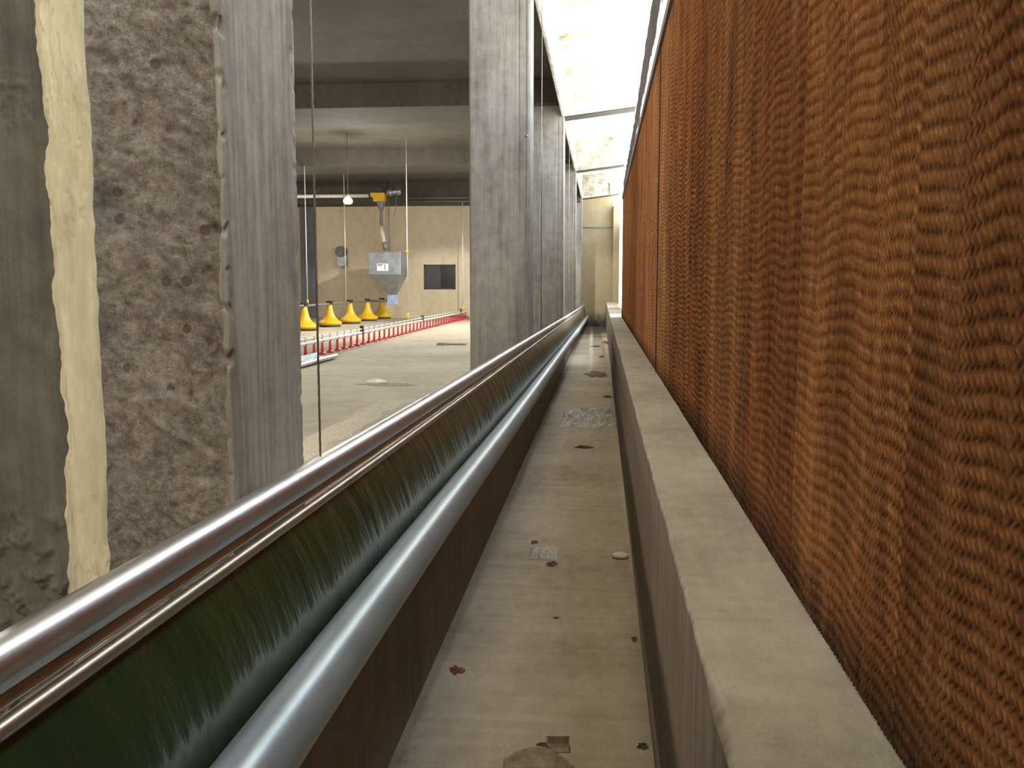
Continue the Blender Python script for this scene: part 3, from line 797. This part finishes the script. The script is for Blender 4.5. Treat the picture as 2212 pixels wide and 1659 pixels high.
for x, y, sx, sy, lb_, sd in spots:
    blob('dirt_clump', M['darkscrap'] if sd not in (26, 29) else plain('brown_dirt_%d' % sd, (116, 98, 80), .9), x, y, 0, sx, sy, min(.02, sx * .35), lb_, 'dirt clump', sd, 12, 0, .7, None, 3)
# pale plaster spatter by the kerb foot
blob('plaster_spatter', M['disc'], .13, 12.2, 0, .03, .06, .012, 'small pale shiny scrap behind the plastic sheet by the kerb', 'scrap', 41, 8)

# on the hall floor
sheet = tag(empty('metal_trough', (-3.93, 12.0, ZF)), 'shiny metal trough lying on the hall floor before the red cups', 'trough')
MB().tube([(0, -1.5, .05), (0, 1.5, .05)], .03, 14).build('rolled_edge', M['steel'], sheet)
MB().prism([(-.02, .035), (-.04, .015), (-.26, .02), (-.29, .10), (-.285, .10), (-.25, .03), (-.04, .025)], -1.5, 1.5).build('trough_body', M['galv'], sheet)
tag(MB().box(-.27, .27, -.12, .12, 0, .03).box(-.25, -.1, -.2, .0, 0, .045).build('board_scrap', M['scrap'], None), 'flat grey board scrap on the hall floor beside the second pillar', 'board').location = (-2.73, 16.9, ZF)
blob('rag', M['disc'], -2.55, 10.35, ZF, .12, .12, .03, 'pale rag lying in the middle of the hall floor', 'rag', 44, 12)
blob('dirt_smear', M['scrap'], -2.3, 10.0, ZF, .35, .14, .02, 'low ridge of dirt beside the pale rag on the hall floor', 'dirt', 45, 14, -.1)
tag(MB().tube([(0, 0, .09), (.5, 0, .07), (.62, -.02, .05)], .05, 8).build('pipe_offcut', M['greyplastic']), 'grey pipe offcut lying against the end wall beside the white cord', 'pipe').location = (-4.9, 29.9, ZF)
# ridge of wood shavings near the curtain
v = []; f = []; ny_ = 150; nx_ = 16
for j in range(ny_ + 1):
    y = 5.6 + 3.0 * j / ny_
    for k in range(nx_ + 1):
        u = k / nx_ * 2 - 1
        w_ = .13 + .05 * noise.noise(Vector((0, y * 3, 2)))
        hgt = .055 * max(0, 1 - abs(u) ** 1.6) * (.7 + .8 * abs(noise.noise(Vector((u, y * 4.0, 7))))) * min(1, (8.6 - y) / .3, (y - 5.6) / .3)
        v.append((-1.97 + u * w_ + .04 * noise.noise(Vector((3, y * 2, 0))), y, ZF + hgt + .001))
for j in range(ny_):
    for k in range(nx_): p = j * (nx_ + 1) + k; f.append((p, p + 1, p + nx_ + 2, p + nx_ + 1))
tag(MB().add(v, f, True).build('wood_shavings', M['shavings']), 'ridge of pale wood shavings on the hall floor above the steel tube', 'wood shavings', kind='stuff')

# pipes at the top of the corridor's end wall
ep = tag(empty('water_pipe_elbow', (.02, 29.545, 4.35)), 'pale water pipe with elbow high on the corridor end wall', 'pipe')
MB().tube([(-.05, 0, .16), (.0, 0, .2), (.16, 0, .22), (.24, 0, .18), (.26, 0, .05), (.26, 0, -.2)], .05, 10).build('elbow', M['whitepipe'], ep)
tag(MB().tube([(-.6, YE - .06, 3.2), (.34, YE - .06, 3.2)], .012, 6).build('wall_conduit', M['greyplastic']), 'thin horizontal conduit across the corridor end wall', 'conduit')
